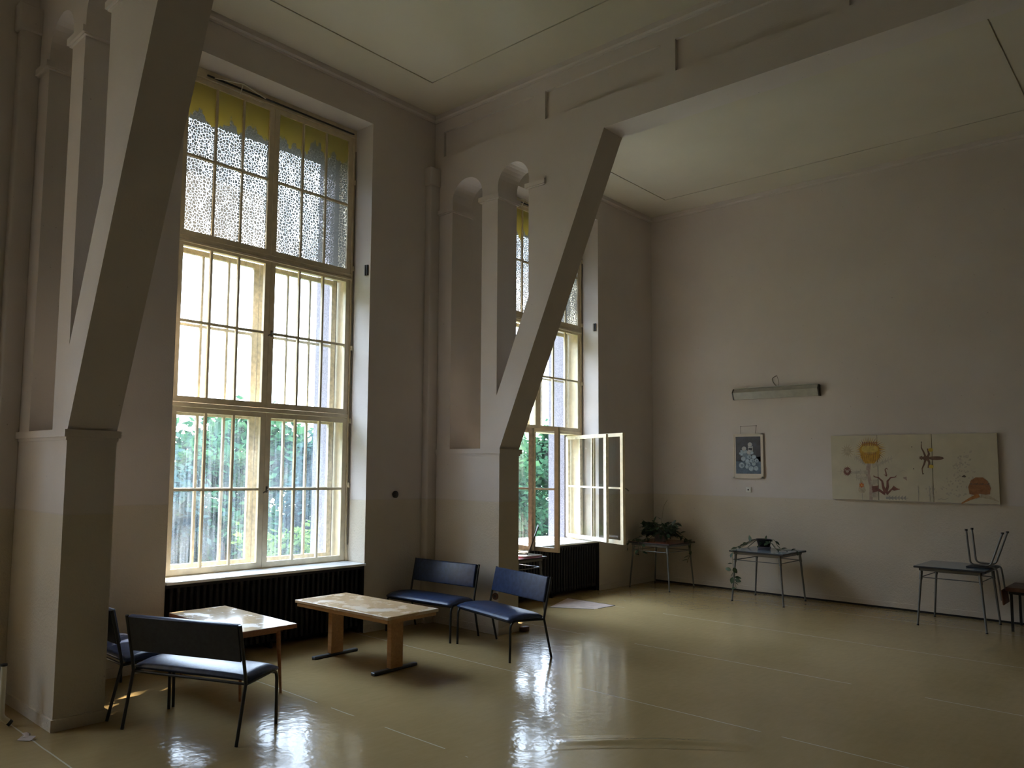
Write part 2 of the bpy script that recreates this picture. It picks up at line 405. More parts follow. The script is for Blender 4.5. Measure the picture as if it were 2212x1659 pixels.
# the two concrete frames with slanting strut and arched slots
def frame(name, x, label):
    mb = MB()
    P_ = 1.139
    # pier below and its ledge
    mb.box((x, -P_, 0), (x+TH, .02, 2.10), M['wall'])
    mb.box((x-.012, -P_-.012, 2.10), (x+TH+.012, .02, 2.125), M['wall'])
    mb.box((x-.028, -P_-.028, 2.125), (x+TH+.028, .02, 2.18), M['wall'])
    outer = [(.02, 2.18), (-P_, 2.18), (-2.594, 5.70), (YB, 5.70), (YB, ZC+.02), (.02, ZC+.02)]
    h1 = [(-.3265, 2.185)] + [(-.3265, 5.40)] + arc((-.5815, 5.40), .255, 0, PI, 16)[1:-1] + [(-.836, 5.40), (-.836, 2.185)]
    h2 = [(-1.088, 2.82)] + arc((-1.325, 5.42), .237, 0, PI, 16) + [(-1.562, 3.955)]
    panels = []; y = -.16
    for k in range(8):
        panels.append([(y, 6.045), (y-1.475, 6.045), (y-1.475, 6.385), (y, 6.385)]); y -= 1.64
    mb.prism(outer, 'x', x, x+.04, M['wall'], [h1, h2]+panels)
    mb.prism(outer, 'x', x+.04, x+TH-.04, M['wall'], [h1, h2])
    mb.prism(outer, 'x', x+TH-.04, x+TH, M['wall'], [h1, h2]+panels)
    # little impost mouldings of the slots
    e = .036
    def impost(ya, yb, za=5.255, zb=5.32):
        mb.box((x-e, yb, za+.012), (x+TH+e, ya, zb), M['wall']); mb.box((x-e*.5, yb+.008, za), (x+TH+e*.5, ya-.008, za+.012), M['wall'])
    impost(0.0, -.3265-e); impost(-.836+e, -1.088-e); impost(-1.562+e, -1.81)
    tag(mb.build(name), label, 'pillar', kind='structure')
frame('concrete_frame', X1, 'near concrete frame with slanted strut, left edge of view')
frame('concrete_frame', X2, 'middle concrete frame with slanted strut and two arched slots')

# boxed pipe in the corner beside each frame
for x, lab in ((X1, 'slim boxed pipe casing in the corner by the near frame'), (X2, 'slim boxed pipe casing in the corner by the middle frame')):
    mb = MB()
    mb.rbox((x-.165, -.095, -.01), (x+.01, .02, 5.66), .02, M['wall'])
    mb.rbox((x-.195, -.115, 5.64), (x+.01, .02, 5.88), .015, M['wall'])
    tag(mb.build('pipe_casing'), lab, 'pipe casing', kind='structure')

# cornices and skirtings
def cornice(n, x0, y0, x1, y1, nx_, ny_, label):
    mb = MB(); prof = [(0, 0), (.018, .0), (.022, .018), (.050, .030), (.056, .10), (0, .10)]
    vs = []
    for (x, y) in ((x0, y0), (x1, y1)):
        for d, z in prof: vs.append((x+nx_*d, y+ny_*d, 6.535+z))
    k = len(prof); fs = [(i, (i+1) % k, k+(i+1) % k, k+i) for i in range(k)] + [tuple(range(k)), tuple(range(2*k-1, k-1, -1))]
    mb.add(vs, fs, M['wall']); tag(mb.build('trim_%d' % n), label, 'cornice', kind='structure')
cornice(1, X1+TH, 0, X2, 0, 0, -1, 'cornice above the big near window')
cornice(2, X2+TH, 0, XF, 0, 0, -1, 'cornice above the far window')
cornice(3, XF, 0, XF, YB, -1, 0, 'cornice along the end wall')
cornice(4, X2, 0, X2, YB, -1, 0, 'cornice on the near face of the middle frame')
cornice(5, X2+TH, 0, X2+TH, YB, 1, 0, 'cornice on the far face of the middle frame')
cornice(6, X1+TH, 0, X1+TH, YB, 1, 0, 'cornice on the far face of the near frame')
cornice(7, X1, 0, X1, YB, -1, 0, 'cornice on the near face of the near frame')
cornice(8, XL, 0, X1, 0, 0, -1, 'cornice above the window left of the near frame')
def skirting(name, segs, label):
    mb = MB()
    for lo, hi in segs: mb.box(lo, hi, M['wall'])
    tag(mb.build(name), label, 'skirting', kind='structure')
h = .085; t = .018
skirting('baseboard_left', [((X1-t, -1.139-t, 0), (X1+TH+t, -1.139, h)), ((X1-t, -1.139, 0), (X1, 0, h)), ((X1+TH, -1.139, 0), (X1+TH+t, 0, h))], 'low skirting around the near pier')
skirting('baseboard_middle', [((X2-t, -1.139-t, 0), (X2+TH+t, -1.139, h)), ((X2-t, -1.139, 0), (X2, -.1, h)), ((X2+TH, -1.139, 0), (X2+TH+t, 0, h))], 'low skirting around the middle pier')
skirting('baseboard_window', [((X1+TH, -t, 0), (W0, 0, h)), ((W1, -t, 0), (X2-.16, 0, h)), ((X2+TH, -t, 0), (W0+5.055, 0, h)), ((W1+5.055, -t, 0), (XF, 0, h))], 'low skirting under the window wall')
mb = MB(); mb.box((XF-.02, YB, .028), (XF, 0, .10), M['wall']); mb.box((XF-.012, YB, 0), (XF, 0, .028), M['black_gap'])
tag(mb.build('baseboard_far'), 'skirting of the end wall with a dark gap below', 'skirting', kind='structure')

# ------------------------------------------------------------------ windows
def leaf_mesh(w, h, mat, th=.042, st=.066, rb=.06, rt_=.055, nm=2):
    """casement with its hinge edge at x=0, spanning +x, inner face at y=0; returns frame mesh builder and pane rectangles"""
    mb = MB()
    mb.box((0, 0, 0), (st, th, h), mat); mb.box((w-st, 0, 0), (w, th, h), mat)
    mb.box((st, 0, 0), (w-st, th, rb), mat); mb.box((st, 0, h-rt_), (w-st, th, h), mat)
    g0, g1, z0, z1 = st, w-st, rb, h-rt_
    zm = (z0+z1)/2; b = .0135
    for k in range(1, nm+1):
        xm = g0+(g1-g0)*k/(nm+1); mb.box((xm-b, .004, z0), (xm+b, th-.006, z1), mat)
    mb.box((g0, .005, zm-b), (g1, th-.007, zm+b), mat)
    panes = []
    for k in range(nm+1):
        xa, xb = g0+(g1-g0)*k/(nm+1), g0+(g1-g0)*(k+1)/(nm+1)
        panes += [(xa, xb, z0, zm), (xa, xb, zm, z1)]
    return mb, panes
def sash(parent, hx, y, z, w, h, side, ang, mat, glass, handle=False, rows=None, st=.066, clean=True):
    """side=+1: hinged on its left edge (spans +x); -1: hinged right. ang = opening in degrees into the room"""
    mb, panes = leaf_mesh(w, h, mat, st=st)
    if side < 0:
        mb.v = [(-a, b, c) for a, b, c in mb.v]; panes = [(-b, -a, c, d) for a, b, c, d in panes]
    s = mb.build('sash', parent); s.location = (hx, y, z); s.rotation_euler = (0, 0, math.radians(-ang if side > 0 else ang))
    pb = MB()
    for a, b, c, d in panes: pb.add([(a, .022, c), (b, .022, c), (b, .022, d), (a, .022, d)], [(0, 1, 2, 3)], glass)
    pb.build('glass_panes', s)
    if handle:
        hb = MB(); xx = side*(w-.033); zz = h*.5
        hb.rbox((xx-.013, -.008, zz-.035), (xx+.013, .001, zz+.035), .004, M['brass'])
        hb.tube([(xx, -.004, zz), (xx, -.035, zz), (xx+side*.02, -.042, zz-.01), (xx+side*.065, -.040, zz-.035)], .0085, M['brass'], 8)
        hb.build('handle', s)
    return s
def window(n, d, label, open_=False):
    root = thing('window_%d' % n, label, 'window', (d, 0, 0), 0, kind='structure')
    S = M['sash']
    Y = .335; xl, xr, xm = 3.80, 6.125, 4.948
    # fixed frame: jambs, head, bottom, two deep transoms
    mb = MB()
    mb.box((W0, Y-.02, .80), (xl, .60, WHEAD), S); mb.box((xr, Y-.02, .80), (W1, .60, WHEAD), S)
    mb.box((xl, Y-.02, 6.085), (xr, .60, WHEAD), S); mb.box((xl, Y, .795), (xr, .62, .812), S)
    for za, zb in ((2.535, 2.578), (4.285, 4.325)): mb.box((xl, Y-.012, za), (xr, .60, zb), S)
    mb.box((xl, Y-.03, 4.255), (xr, Y-.002, 4.275), M['dark'] if False else S)
    mb.build('window_frame', root)
    # gasket shadow strips are real gaps between leaf and transom
    rows = ((.815, 2.530, M['glass_dirty']), (2.583, 4.280, M['glass']), (4.330, 6.080, M['glass_painted']))
    for r, (za, zb, gl) in enumerate(rows):
        op = open_ and r == 0
        sash(root, xl+.004, Y, za, xm-xl-.006, zb-za, 1, 86 if op else 0, S, M['glass_dirty'] if op else gl, handle=False)
        sash(root, xr-.004, Y, za, xr-xm-.006, zb-za, -1, 69 if op else 0, S, gl, handle=(r < 2))
    # outer layer of the double window
    Yo = .555
    for r, (za, zb) in enumerate(((.835, 2.515), (2.60, 4.265))):
        op = open_ and r == 0
        g = M['glass_dirty'] if r == 0 else M['glass']
        sash(root, xl+.045, Yo, za, xm-xl-.05, zb-za, 1, 100 if op else 0, M['sash_worn'], g, st=.07)
        sash(root, xr-.045, Yo, za, xr-xm-.05, zb-za, -1, 68 if op else 0, M['sash_worn'], g, st=.07)
    # sill board
    sb = MB(); sb.rbox((W0+.002, -.035, .778), (W1-.002, Y+.01, .806), .006, M['sill'])
    sb.build('window_sill', root)
    ob = MB(); ob.box((W0+.17, .60, .79), (W1-.085, 1.0, .815), M['sill']); ob.build('outer_sill', root)
    # opener linkage under the head
    lb = MB()
    lb.tube([(4.05, .30, 6.115), (6.10, .30, 6.115)], .010, M['dark'], 6)
    for xc in (4.45,):
        lb.tube([(xc-.33, .27, 6.10), (xc, .23, 6.14), (xc+.32, .27, 6.10)], .006, M['cream_metal'], 6)
        lb.tube([(xc-.30, .29, 6.07), (xc+.30, .29, 6.05)], .005, M['cream_metal'], 6)
        lb.tube([(xc, .23, 6.15), (xc, .29, 6.04)], .006, M['cream_metal'], 6)
    lb.build('opener_linkage', root)
    eb = MB()                                           # espagnolette rod beside the right leaves
    eb.tube([(6.142, Y-.03, 1.0), (6.142, Y-.03, 5.9)], .006, M['brass'], 6)
    for z in (1.72, 2.5, 3.4, 4.4, 5.5): eb.rbox((6.130, Y-.04, z-.03), (6.154, Y-.018, z+.03), .004, S)
    eb.build('bolt_rod', root)
    bb = MB()
    bb.box((W1-.022, .035, 4.275), (W1+.0, .055, 4.405), M['dark']); bb.box((W1-.030, .065, 4.275), (W1+.0, .085, 4.405), M['brass'])
    bb.build('bracket', root)
    return root
window(1, 0.0, 'tall closed double window right of the near frame, flaking painted panes on top')
window(2, 5.055, 'far tall window with its bottom casements swung open', True)
window(3, -5.04, 'tall window left of the near frame')

# ------------------------------------------------------------------ radiators
def radiator(d, label):
    root = thing('cast_iron_radiator', label, 'radiator', (W0+d, .115, 0), 0, group='black radiators under the windows')
    n = 34; wd = (W1-W0-.10)/n
    sec = MB()
    c = wd/2
    for yy in (-.075, 0, .075):
        pr = rounded([(c, yy, .09), (c, yy, .735)], .01)
        sec.tube([(c, yy, .09), (c, yy, .735)], .021, M['radiator'], 10)
    for zz in (.105, .72):
        sec.rbox((c-.024, -.098, zz-.035), (c+.024, .098, zz+.035), .02, M['radiator'])
    sec.tube([(-.001, 0, .105), (wd+.001, 0, .105)], .022, M['radiator'], 8, caps=False); sec.tube([(-.001, 0, .72), (wd+.001, 0, .72)], .022, M['radiator'], 8, caps=False)
    s0 = sec.build('radiator_section', root); s0.location = (.05, 0, 0)
    for k in range(1, n):
        s = s0.copy(); C.objects.link(s); s.location = (.05+wd*k, 0, 0)
    ft = MB()
    ft.rbox((.02, -.085, 0), (.05, .085, .10), .006, M['radiator'])
    f0 = ft.build('radiator_foot', root)
    for xx in ((W1-W0)/2-.035, W1-W0-.07):
        f = f0.copy(); C.objects.link(f); f.location = (xx, 0, 0)
    tb = MB(); tb.box((.004, -.112, .742), (W1-W0-.004, .12, .772), M['radiator']); tb.build('sill_shadow_strip', root)  # black strip standing in for the shadow band under the sill
radiator(0.0, 'long black ribbed radiator under the closed near window')
radiator(5.055, 'black ribbed radiator under the far open window')

# ------------------------------------------------------------------ benches
def bench_proto():
    root = thing('two_seat_bench', '', 'bench', group='black padded two seat benches')
    h = .4825; r = .0125; K = M['steel_black']
    for s in (1, -1):
        b = MB(); b.tube(rounded([(.535, s*h, 0), (.528, s*h, .408), (.10, s*h, .395)], .085, 8), r, K, 10, flat=1.0); b.build('front_leg', root)
        b = MB(); b.tube([(0, s*h, 0), (.098, s*h, .40)], r, K, 10); b.build('rear_leg', root)
        b = MB(); b.tube(rounded([(.098, s*h, .395), (.085, s*h, .47), (0, s*h, .82)], .03, 4), r, K, 10); b.build('back_post', root)
    b = MB(); b.tube([(.11, -h, .393), (.11, h, .393)], .010, K, 8); b.build('cross_bar', root)
    b = MB(); b.tube([(.50, -h+.01, .385), (.50, h-.01, .385)], .010, K, 8); b.build('cross_bar', root)
    # seat cushion with a rounded front
    prof = [(.115, .410), (.115, .440), (.14, .455), (.30, .468), (.43, .464), (.505, .448), (.542, .418), (.546, .400), (.52, .396), (.49, .404)]
    bm = bmesh.new(); ny_ = 14; rows = []
    for j in range(ny_+1):
        y = -h-.012 + (2*h+.024)*j/ny_; e = abs(2*j/ny_-1); pin = .016*e**10
        rows.append([bm.verts.new((x, y, z - (pin if z > .43 else 0))) for x, z in prof])
    k = len(prof)
    for j in range(ny_):
        for i in range(k): bm.faces.new((rows[j][i], rows[j][(i+1) % k], rows[j+1][(i+1) % k], rows[j+1][i]))
    bm.faces.new(rows[0]); bm.faces.new(list(reversed(rows[-1])))
    bmesh.ops.recalc_face_normals(bm, faces=bm.faces[:])
    ed = [e for e in bm.edges if len(e.link_faces) == 2 and e.calc_face_angle(0) > 1.0]
    bmesh.ops.bevel(bm, geom=ed, offset=.009, segments=2, affect='EDGES')
    b = MB(); b.from_bm(bm, M['vinyl'], True); b.build('seat', root)
    # backrest between the posts
    def px(z): return .098 - .098*(z-.395)/.425
    T = Matrix.Translation((px(.555), 0, .555)) @ Matrix.Rotation(-math.atan2(.098, .425), 4, 'Y')
    b = MB(); b.rbox((.002, -h+.016, 0), (.036, h-.016, .265), .014, M['vinyl'], 3, T)
    b.rbox((-.010, -h+.016, .002), (.003, h-.016, .263), .003, M['back_board'], 1, T, False)
    b.rbox((-.0105, -h+.016, .258), (.034, h-.016, .268), .004, M['vinyl'], 1, T)
    b.build('backrest', root)
    return root
B0 = bench_proto()
B0['label'] = 'black bench nearest the camera, its back turned to us, beside the near pier'
B0.location = ((2.613+3.039)/2+.012, (-1.421-2.304)/2+.005, 0); B0.rotation_euler = (0, 0, math.radians(25.5))
dup(B0, ((7.059+6.963)/2, (-.995-.047)/2-.012, 0), math.radians(185.0), 'dark blue bench in the corner behind the coffee table, against the middle pier')
dup(B0, ((6.837+7.084)/2, (-2.213-1.249)/2, 0), math.radians(165.5), 'dark blue bench at the middle pier nearest the open floor')
dup(B0, (2.63, -.68, 0), math.radians(0), 'black bench half hidden between the near pier and the bench before it')

# ------------------------------------------------------------------ coffee tables
t1 = thing('coffee_table', 'honey wood coffee table with worn top on two posts with metal skids', 'table', (5.249, -1.074, 0), math.radians(2.5), group='low wooden tables')
b = MB(); b.rbox((-.35, -.675, .540), (.35, .675, .570), .004, M['wood_top'], 1, None, False); b.build('table_top', t1)
b = MB(); b.box((-.335, -.655, .505), (.335, .655, .540), M['wood']); b.box((-.03, -.42, .43), (.03, .42, .505), M['wood']); b.build('apron', t1)
for s in (-1, 1):
    b = MB(); b.rbox((-.082, s*.43-.030, .028), (.082, s*.43+.030, .507), .004, M['wood'], 1, None, False); b.build('post', t1)
    b = MB(); b.rbox((-.295, s*.43-.026, 0), (.295, s*.43+.026, .028), .006, M['skid'], 1, None, False); b.build('skid', t1)
t2 = thing('coffee_table', 'smaller reddish wood coffee table with glossy top and tapered legs by the radiator', 'table', (3.83, -.90, 0), 0, group='low wooden tables')
b = MB(); b.rbox((-.29, -.585, .542), (.29, .585, .580), .004, M['wood_gloss'], 1, None, False)
b.build('table_top', t2)
b = MB()
for lo, hi in (((-.2915, -.5865, .543), (.2915, -.582, .577)), ((-.2915, .582, .543), (.2915, .5865, .577)), ((-.2915, -.5865, .543), (-.288, .5865, .577)), ((.288, -.5865, .543), (.2915, .5865, .577))): b.box(lo, hi, M['wood_red'])
b.build('edge_band', t2)
b = MB(); b.box((-.19, -.47, .50), (.19, -.45, .542), M['wood_red']); b.box((-.19, .45, .50), (.19, .47, .542), M['wood_red']); b.box((-.19, -.47, .50), (-.17, .47, .542), M['wood_red']); b.box((.17, -.47, .50), (.19, .47, .542), M['wood_red']); b.build('apron', t2)
for sx in (-1, 1):
    for sy_ in (-1, 1):
        b = MB(); b.tube([(sx*.185, sy_*.455, .545), (sx*.20, sy_*.50, 0)], .021, M['wood_red'], 12, r1=.011); b.build('leg', t2)

# ------------------------------------------------------------------ school desks
def desk(x0, x1, y0, y1, top_mat, label, z=.765, name='school_desk'):
    cx, cyy = (x0+x1)/2, (y0+y1)/2; hx, hy = (x1-x0)/2, (y1-y0)/2
    root = thing(name, label, 'table', (cx, cyy, 0), 0, group='tube legged school desks')
    b = MB(); b.rbox((-hx+.004, -hy+.004, z-.010), (hx-.004, hy-.004, z), .002, top_mat, 1, None, False); b.build('desk_top', root)
    b = MB(); b.rbox((-hx, -hy, z-.026), (hx, hy, z-.002), .004, M['dark'], 1, None, False); b.build('edge_strip', root)
    b = MB()
    for lo, hi in (((-hx+.05, -hy+.05, z-.062), (hx-.05, -hy+.065, z-.026)), ((-hx+.05, hy-.065, z-.062), (hx-.05, hy-.05, z-.026)), ((-hx+.05, -hy+.05, z-.062), (-hx+.065, hy-.05, z-.026)), ((hx-.065, -hy+.05, z-.062), (hx-.05, hy-.05, z-.026))): b.box(lo, hi, M['chrome'])
    b.build('apron', root)
    pts = {}
    for sx in (-1, 1):
        for s in (-1, 1):
            tp = Vector((sx*(hx-.075), s*(hy-.075), z-.03)); ft = Vector((sx*(hx-.035), s*(hy-.02), 0))
            b = MB(); b.tube([tp, ft], .0155, M['chrome'], 12, r1=.0115)
            b.tube([tp, tp+(ft-tp)*.20], .0195, M['chrome'], 12); b.tube([ft+(tp-ft)*.02, ft], .014, M['dark'], 12)
            b.build('leg', root); pts[sx, s] = tp+(ft-tp)*.16
    for a, c in (((-1, -1), (-1, 1)), ((1, -1), (1, 1)), ((-1, -1), (1, -1)), ((-1, 1), (1, 1))):
        b = MB(); b.tube([pts[a], pts[c]], .0065, M['chrome'], 8); b.build('stretcher', root)
    return root
M['blue_top'] = plain('grey_blue_laminate', (.16, .21, .25), .17, var=.08, spec=.6)
M['red_top'] = plain('red_laminate', (.22, .060, .035), .25, var=.15)
M['pink_top'] = plain('magenta_laminate', (.42, .07, .14), .15, var=.1, spec=.6)
desk(11.93, 12.85, -.86, -.10, M['red_top'], 'red topped school desk in the corner under the bushy trailing plant')
desk(11.86, 12.80, -2.68, -1.88, M['blue_top'], 'blue grey school desk under the framed picture, holding a small potted plant')
desk(11.86, 12.82, -5.11, -4.33, M['blue_top'], 'blue grey school desk below the painted board, with an upturned chair on it')
desk(7.98, 8.86, -.68, -.16, M['pink_top'], 'magenta topped school desk behind the middle pier, under the open casement', z=.765)

# laptop on a folder on the magenta desk
b = MB(); b.rbox((8.42, -.62, .7655), (8.83, -.22, .785), .006, M['white_plastic'], 2)
tag(b.build('folder'), 'pale flat folder under the laptop on the magenta desk', 'folder')
lp = thing('laptop', 'black laptop with tilted open lid on the magenta desk by the far window', 'laptop', (8.79, -.40, .786), math.radians(37.7))
b = MB(); b.rbox((-.19, -.0, 0), (.19, .26, .018), .005, M['dark'], 2); b.rbox((-.186, .004, .0175), (.186, .256, .0195), .001, M['white_plastic'], 1); b.build('keyboard_base', lp)
T = Matrix.Translation((0, -.002, .018)) @ Matrix.Rotation(math.radians(20), 4, 'X')
b = MB(); b.rbox((-.19, -.012, 0), (.19, .0, .39), .004, M['dark'], 2, T); b.build('screen_lid', lp)

# upturned chair on the blue desk
ch = thing('upturned_chair', 'tubular steel chair turned upside down on the right hand blue grey desk', 'chair', (12.37, -4.98, .766))
for sx in (-1, 1):
    x = sx*.175
    b = MB(); b.tube(rounded([(x, .115, .475), (x, .085, .045), (x, -.125, .035), (x, -.265, .455)], .05, 6), .0115, M['chrome'], 10); b.build('leg_frame', ch)
    for yy, zz in ((.115, .478), (-.266, .458)):
        b = MB(); b.tube([(x, yy, zz-.012), (x, yy, zz+.012)], .017, M['dark'], 10); b.build('rubber_foot', ch)
    b = MB(); b.tube(rounded([(x*.9, .05, .020), (x*.9, -.185, .022), (x*.9, -.225, -.38)], .05, 6), .0105, M['chrome'], 10); b.build('back_post', ch)
b = MB(); b.rbox((-.19, -.135, .0), (.19, .135, .016), .006, M['dark'], 2); b.build('seat', ch)
T = Matrix.Translation((0, -.212, -.30)) @ Matrix.Rotation(math.radians(-6), 4, 'X')
b = MB(); b.rbox((-.19, -.028, -.135), (.19, -.010, .05), .008, M['brown_wood'], 2, T); b.build('backrest', ch)

# low brown bench at the right edge
st = thing('low_table', 'low brown wooden table on black legs at the right edge of view', 'table', (12.66, -5.81, 0))
b = MB(); b.rbox((-.345, -.58, .495), (.335, .58, .545), .006, M['brown_wood'], 2); b.build('table_top', st)
b = MB(); b.box((-.32, -.55, .46), (.31, .55, .495), M['steel_black']); b.build('apron', st)
for sx in (-.315, .30):
    for s in (-.545, .525):
        b = MB(); b.rbox((sx-.014, s-.014, 0), (sx+.014, s+.014, .47), .003, M['steel_black'], 1, None, False); b.build('leg', st)

# ------------------------------------------------------------------ plants
def leaf(mb, p, d, nrm, L, W, mat, bend=.25):
    d = d.normalized(); s = d.cross(nrm)
    if s.length < 1e-4: s = d.cross(Vector((1, .3, .2)))
    s.normalize(); n = s.cross(d)
    rows = [(0, 0, 0), (.25, .85, -.02), (.5, 1, -.02), (.78, .62, -.10), (1, 0, -.25)]
    vs = []
    for t, wd, dz in rows:
        c = p + d*L*t + n*(dz*bend*4*L*.25)
        vs += [c + s*W*.5*wd + n*W*.12*wd, c, c - s*W*.5*wd + n*W*.12*wd]
    fs = []
    for i in range(4):
        a = i*3
        fs += [(a, a+1, a+4, a+3), (a+1, a+2, a+5, a+4)]
    mb.add(vs, fs, mat, True)
def rv(a=1.0): return Vector((random.uniform(-a, a), random.uniform(-a, a), random.uniform(-a, a)))
def vine(mb, pts, step, L, W, r=.004, start=.0):
    pts = rounded(pts, .06, 4); mb.tube(pts, r, M['stem'], 5)
    acc = start; k = 0
    for a, b_ in zip(pts[:-1], pts[1:]):
        acc += (b_-a).length
        if acc > step:
            acc = 0; k += 1
            dirv = (b_-a).normalized()*.4 + rv(.9) + Vector((0, 0, -.25)); leaf(mb, b_, dirv, Vector((0, 0, 1))+rv(.5), L*random.uniform(.75, 1.15), W*random.uniform(.8, 1.15), M['leaf'])
# bushy one in the corner
pl = thing('trailing_houseplant', 'bushy dark trailing plant on the red corner desk', 'plant', (12.40, -.46, .766))
b = MB(); b.lathe([(.0, 0), (.085, 0), (.115, .14), (.12, .145), (.105, .145), (.10, .12), (0, .12)], (0, 0, 0), M['pot_grey'], 24); b.build('pot', pl)
b = MB()
for k in range(300):
    th = random.uniform(0, 2*PI); ph = random.uniform(-.25, 1.0); rr = random.uniform(.45, 1.0)
    q = Vector((math.cos(th)*rr*.24, math.sin(th)*rr*.29, .14 + ph*rr*.19))
    o = Vector((q.x, q.y, (q.z-.12)*.8)).normalized()
    leaf(b, q, o + rv(.7) + Vector((0, 0, -.45)), Vector((0, 0, 1))+rv(.4), random.uniform(.08, .13), random.uniform(.045, .07), M['leaf'])
for k in range(40):
    th = random.uniform(0, 2*PI); e = Vector((math.cos(th)*.22, math.sin(th)*.26, random.uniform(.1, .28)))
    b.tube(rounded([(0, 0, .12), tuple(e*.4+Vector((0, 0, .16))), tuple(e)], .08, 4), .004, M['stem'], 5)
vine(b, [(.05, -.1, .25), (.1, -.24, .13), (.16, -.37, .03), (.17, -.385, .012), (.2, -.43, -.01)], .045, .10, .06)
vine(b, [(.05, -.12, .27), (.2, -.30, .10), (.27, -.37, .012)], .05, .10, .06)
vine(b, [(-.15, .08, .1), (-.35, .13, .03), (-.49, .14, .01), (-.505, .14, -.08), (-.50, .13, -.22)], .035, .11, .065)
vine(b, [(-.15, .03, .12), (-.36, .05, .03), (-.495, .06, .005), (-.51, .06, -.16)], .03, .11, .065)
vine(b, [(.20, -.36, .02), (.25, -.42, -.03), (.20, -.43, -.2), (.12, -.43, -.28), (.08, -.43, -.33)], .075, .11, .055)
vine(b, [(-.1, .2, .1), (-.3, .32, .03), (-.475, .34, .01), (-.50, .34, -.1)], .06, .09, .05)
b.tube(rounded([(.02, 0, .3), (.03, -.02, .42), (.05, -.03, .58), (.10, -.08, .70)], .05, 4), .0022, M['stem'], 5)
leaf(b, Vector((.02, 0, .36)), Vector((0, .6, .35)), Vector((0, 0, 1)), .09, .035, M['leaf'])
b.build('foliage', pl)
# sparse one on the blue desk
pl = thing('potted_houseplant', 'sparse plant in a dark pot on the blue grey desk under the framed picture', 'plant', (12.405, -2.195, .766))
b = MB(); b.lathe([(0, .022), (.075, .022), (.112, .155), (.118, .158), (.104, .158), (.098, .13)], (0, 0, 0), M['pot_dark'], 24); b.build('pot', pl)
b = MB(); b.lathe([(0, .131), (.098, .131)], (0, 0, 0), M['soil'], 24); b.build('soil', pl)
b = MB(); b.lathe([(0, 0), (.088, 0), (.098, .028), (.104, .045), (.098, .045), (.090, .014), (0, .014)], (0, 0, 0), M['saucer'], 24); b.build('saucer', pl)
b = MB()
for k in range(11):                                   # long strap leaves arching to the left
    th = PI/2 + random.uniform(-.6, .45); r = random.uniform(.30, .44)
    e = Vector((math.cos(th)*r, math.sin(th)*r, 0)); pts = rounded([(0, 0, .13), tuple(e*.35+Vector((0, 0, random.uniform(.12, .17)))), tuple(e+Vector((0, 0, .006)))], .14, 7)
    n = len(pts); sd = Vector((-math.sin(th), math.cos(th), 0)).cross(Vector((0, 0, 1)))
    sd = Vector((math.cos(th+PI/2), math.sin(th+PI/2), 0)); vs = []
    for i, p in enumerate(pts): wd = .017*math.sin(PI*min(.97, .15+.85*i/n))+.001; vs += [p+sd*wd, p+Vector((0, 0, -.003)), p-sd*wd]
    b.add(vs, [f for i in range(n-1) for f in ((i*3, i*3+1, i*3+4, i*3+3), (i*3+1, i*3+2, i*3+5, i*3+4))], M['leaf'], True)
vine(b, [(0, -.05, .14), (0, -.16, .17), (-.03, -.22, .05), (-.05, -.32, .012), (0, -.42, .014), (.05, -.47, .012)], .055, .085, .055)
vine(b, [(0, -.05, .14), (-.08, -.12, .14), (-.1, -.2, .04), (-.12, -.27, .012)], .05, .085, .055)
vine(b, [(-.05, .08, .14), (-.2, .18, .10), (-.42, .24, .03), (-.555, .25, .008), (-.57, .25, -.02), (-.57, .25, -.2), (-.56, .245, -.33), (-.58, .22, -.42), (-.56, .26, -.50), (-.58, .22, -.46), (-.57, .20, -.56)], .055, .10, .06, .0028)
leaf(b, Vector((-.57, .22, -.43)), Vector((0, -.7, -.2)), Vector((-1, 0, .2)), .10, .065, M['leaf'])
leaf(b, Vector((-.57, .27, -.30)), Vector((0, .7, .15)), Vector((-1, 0, .2)), .10, .06, M['leaf'])
leaf(b, Vector((-.57, .25, -.40)), Vector((0, .2, -.8)), Vector((-1, 0, .2)), .11, .065, M['leaf'])
for k in range(7): leaf(b, Vector((-.08, random.uniform(-.1, .05), random.uniform(.05, .14))), Vector((-.5, random.uniform(-.4, .2), -.3)), Vector((0, 0, 1))+rv(.3), .07, .045, M['leaf'])
leaf(b, Vector((0, -.02, .15)), Vector((0, -.2, .6)), Vector((1, 0, 0)), .07, .03, M['leaf'])
b.build('foliage', pl)

# ------------------------------------------------------------------ things on the end wall
lm = thing('wall_lamp', 'long fluorescent wall lamp with a loop of cable on the end wall', 'lamp', (XF, -2.20, 3.25))
def lprof(pts, mat, name, y0=-.665, y1=.665):
    b = MB(); b.prism(pts, 'y', y0, y1, mat); return b.build(name, lm)
lprof([(0, .085), (-.06, .105), (-.064, .095), (-.012, .07), (-.012, -.07), (0, -.07)], M['lamp_metal'], 'back_plate', -.60, .655)
lprof([(-.012, .075), (-.062, .085), (-.105, .025), (-.06, -.088), (-.012, -.088)], M['diffuser'], 'diffuser')
for y in (-.675, .675):
    b = MB(); b.prism([(-.010, .08), (-.064, .088), (-.108, .026), (-.062, -.092), (-.010, -.092)], 'y', y-.010, y+.010, M['dark']); b.build('end_cap', lm)
b = MB(); b.tube(rounded([(-.02, -.03, .09), (-.03, .03, .16), (-.03, .05, .23), (-.02, .0, .265), (0, -.02, .275)], .06, 5), .006, M['cable'], 6)
b.tube(rounded([(-.02, -.05, .09), (-.02, -.06, .16), (-.015, -.04, .22), (0, -.02, .272)], .06, 5), .003, M['cable'], 6); b.build('cable', lm)

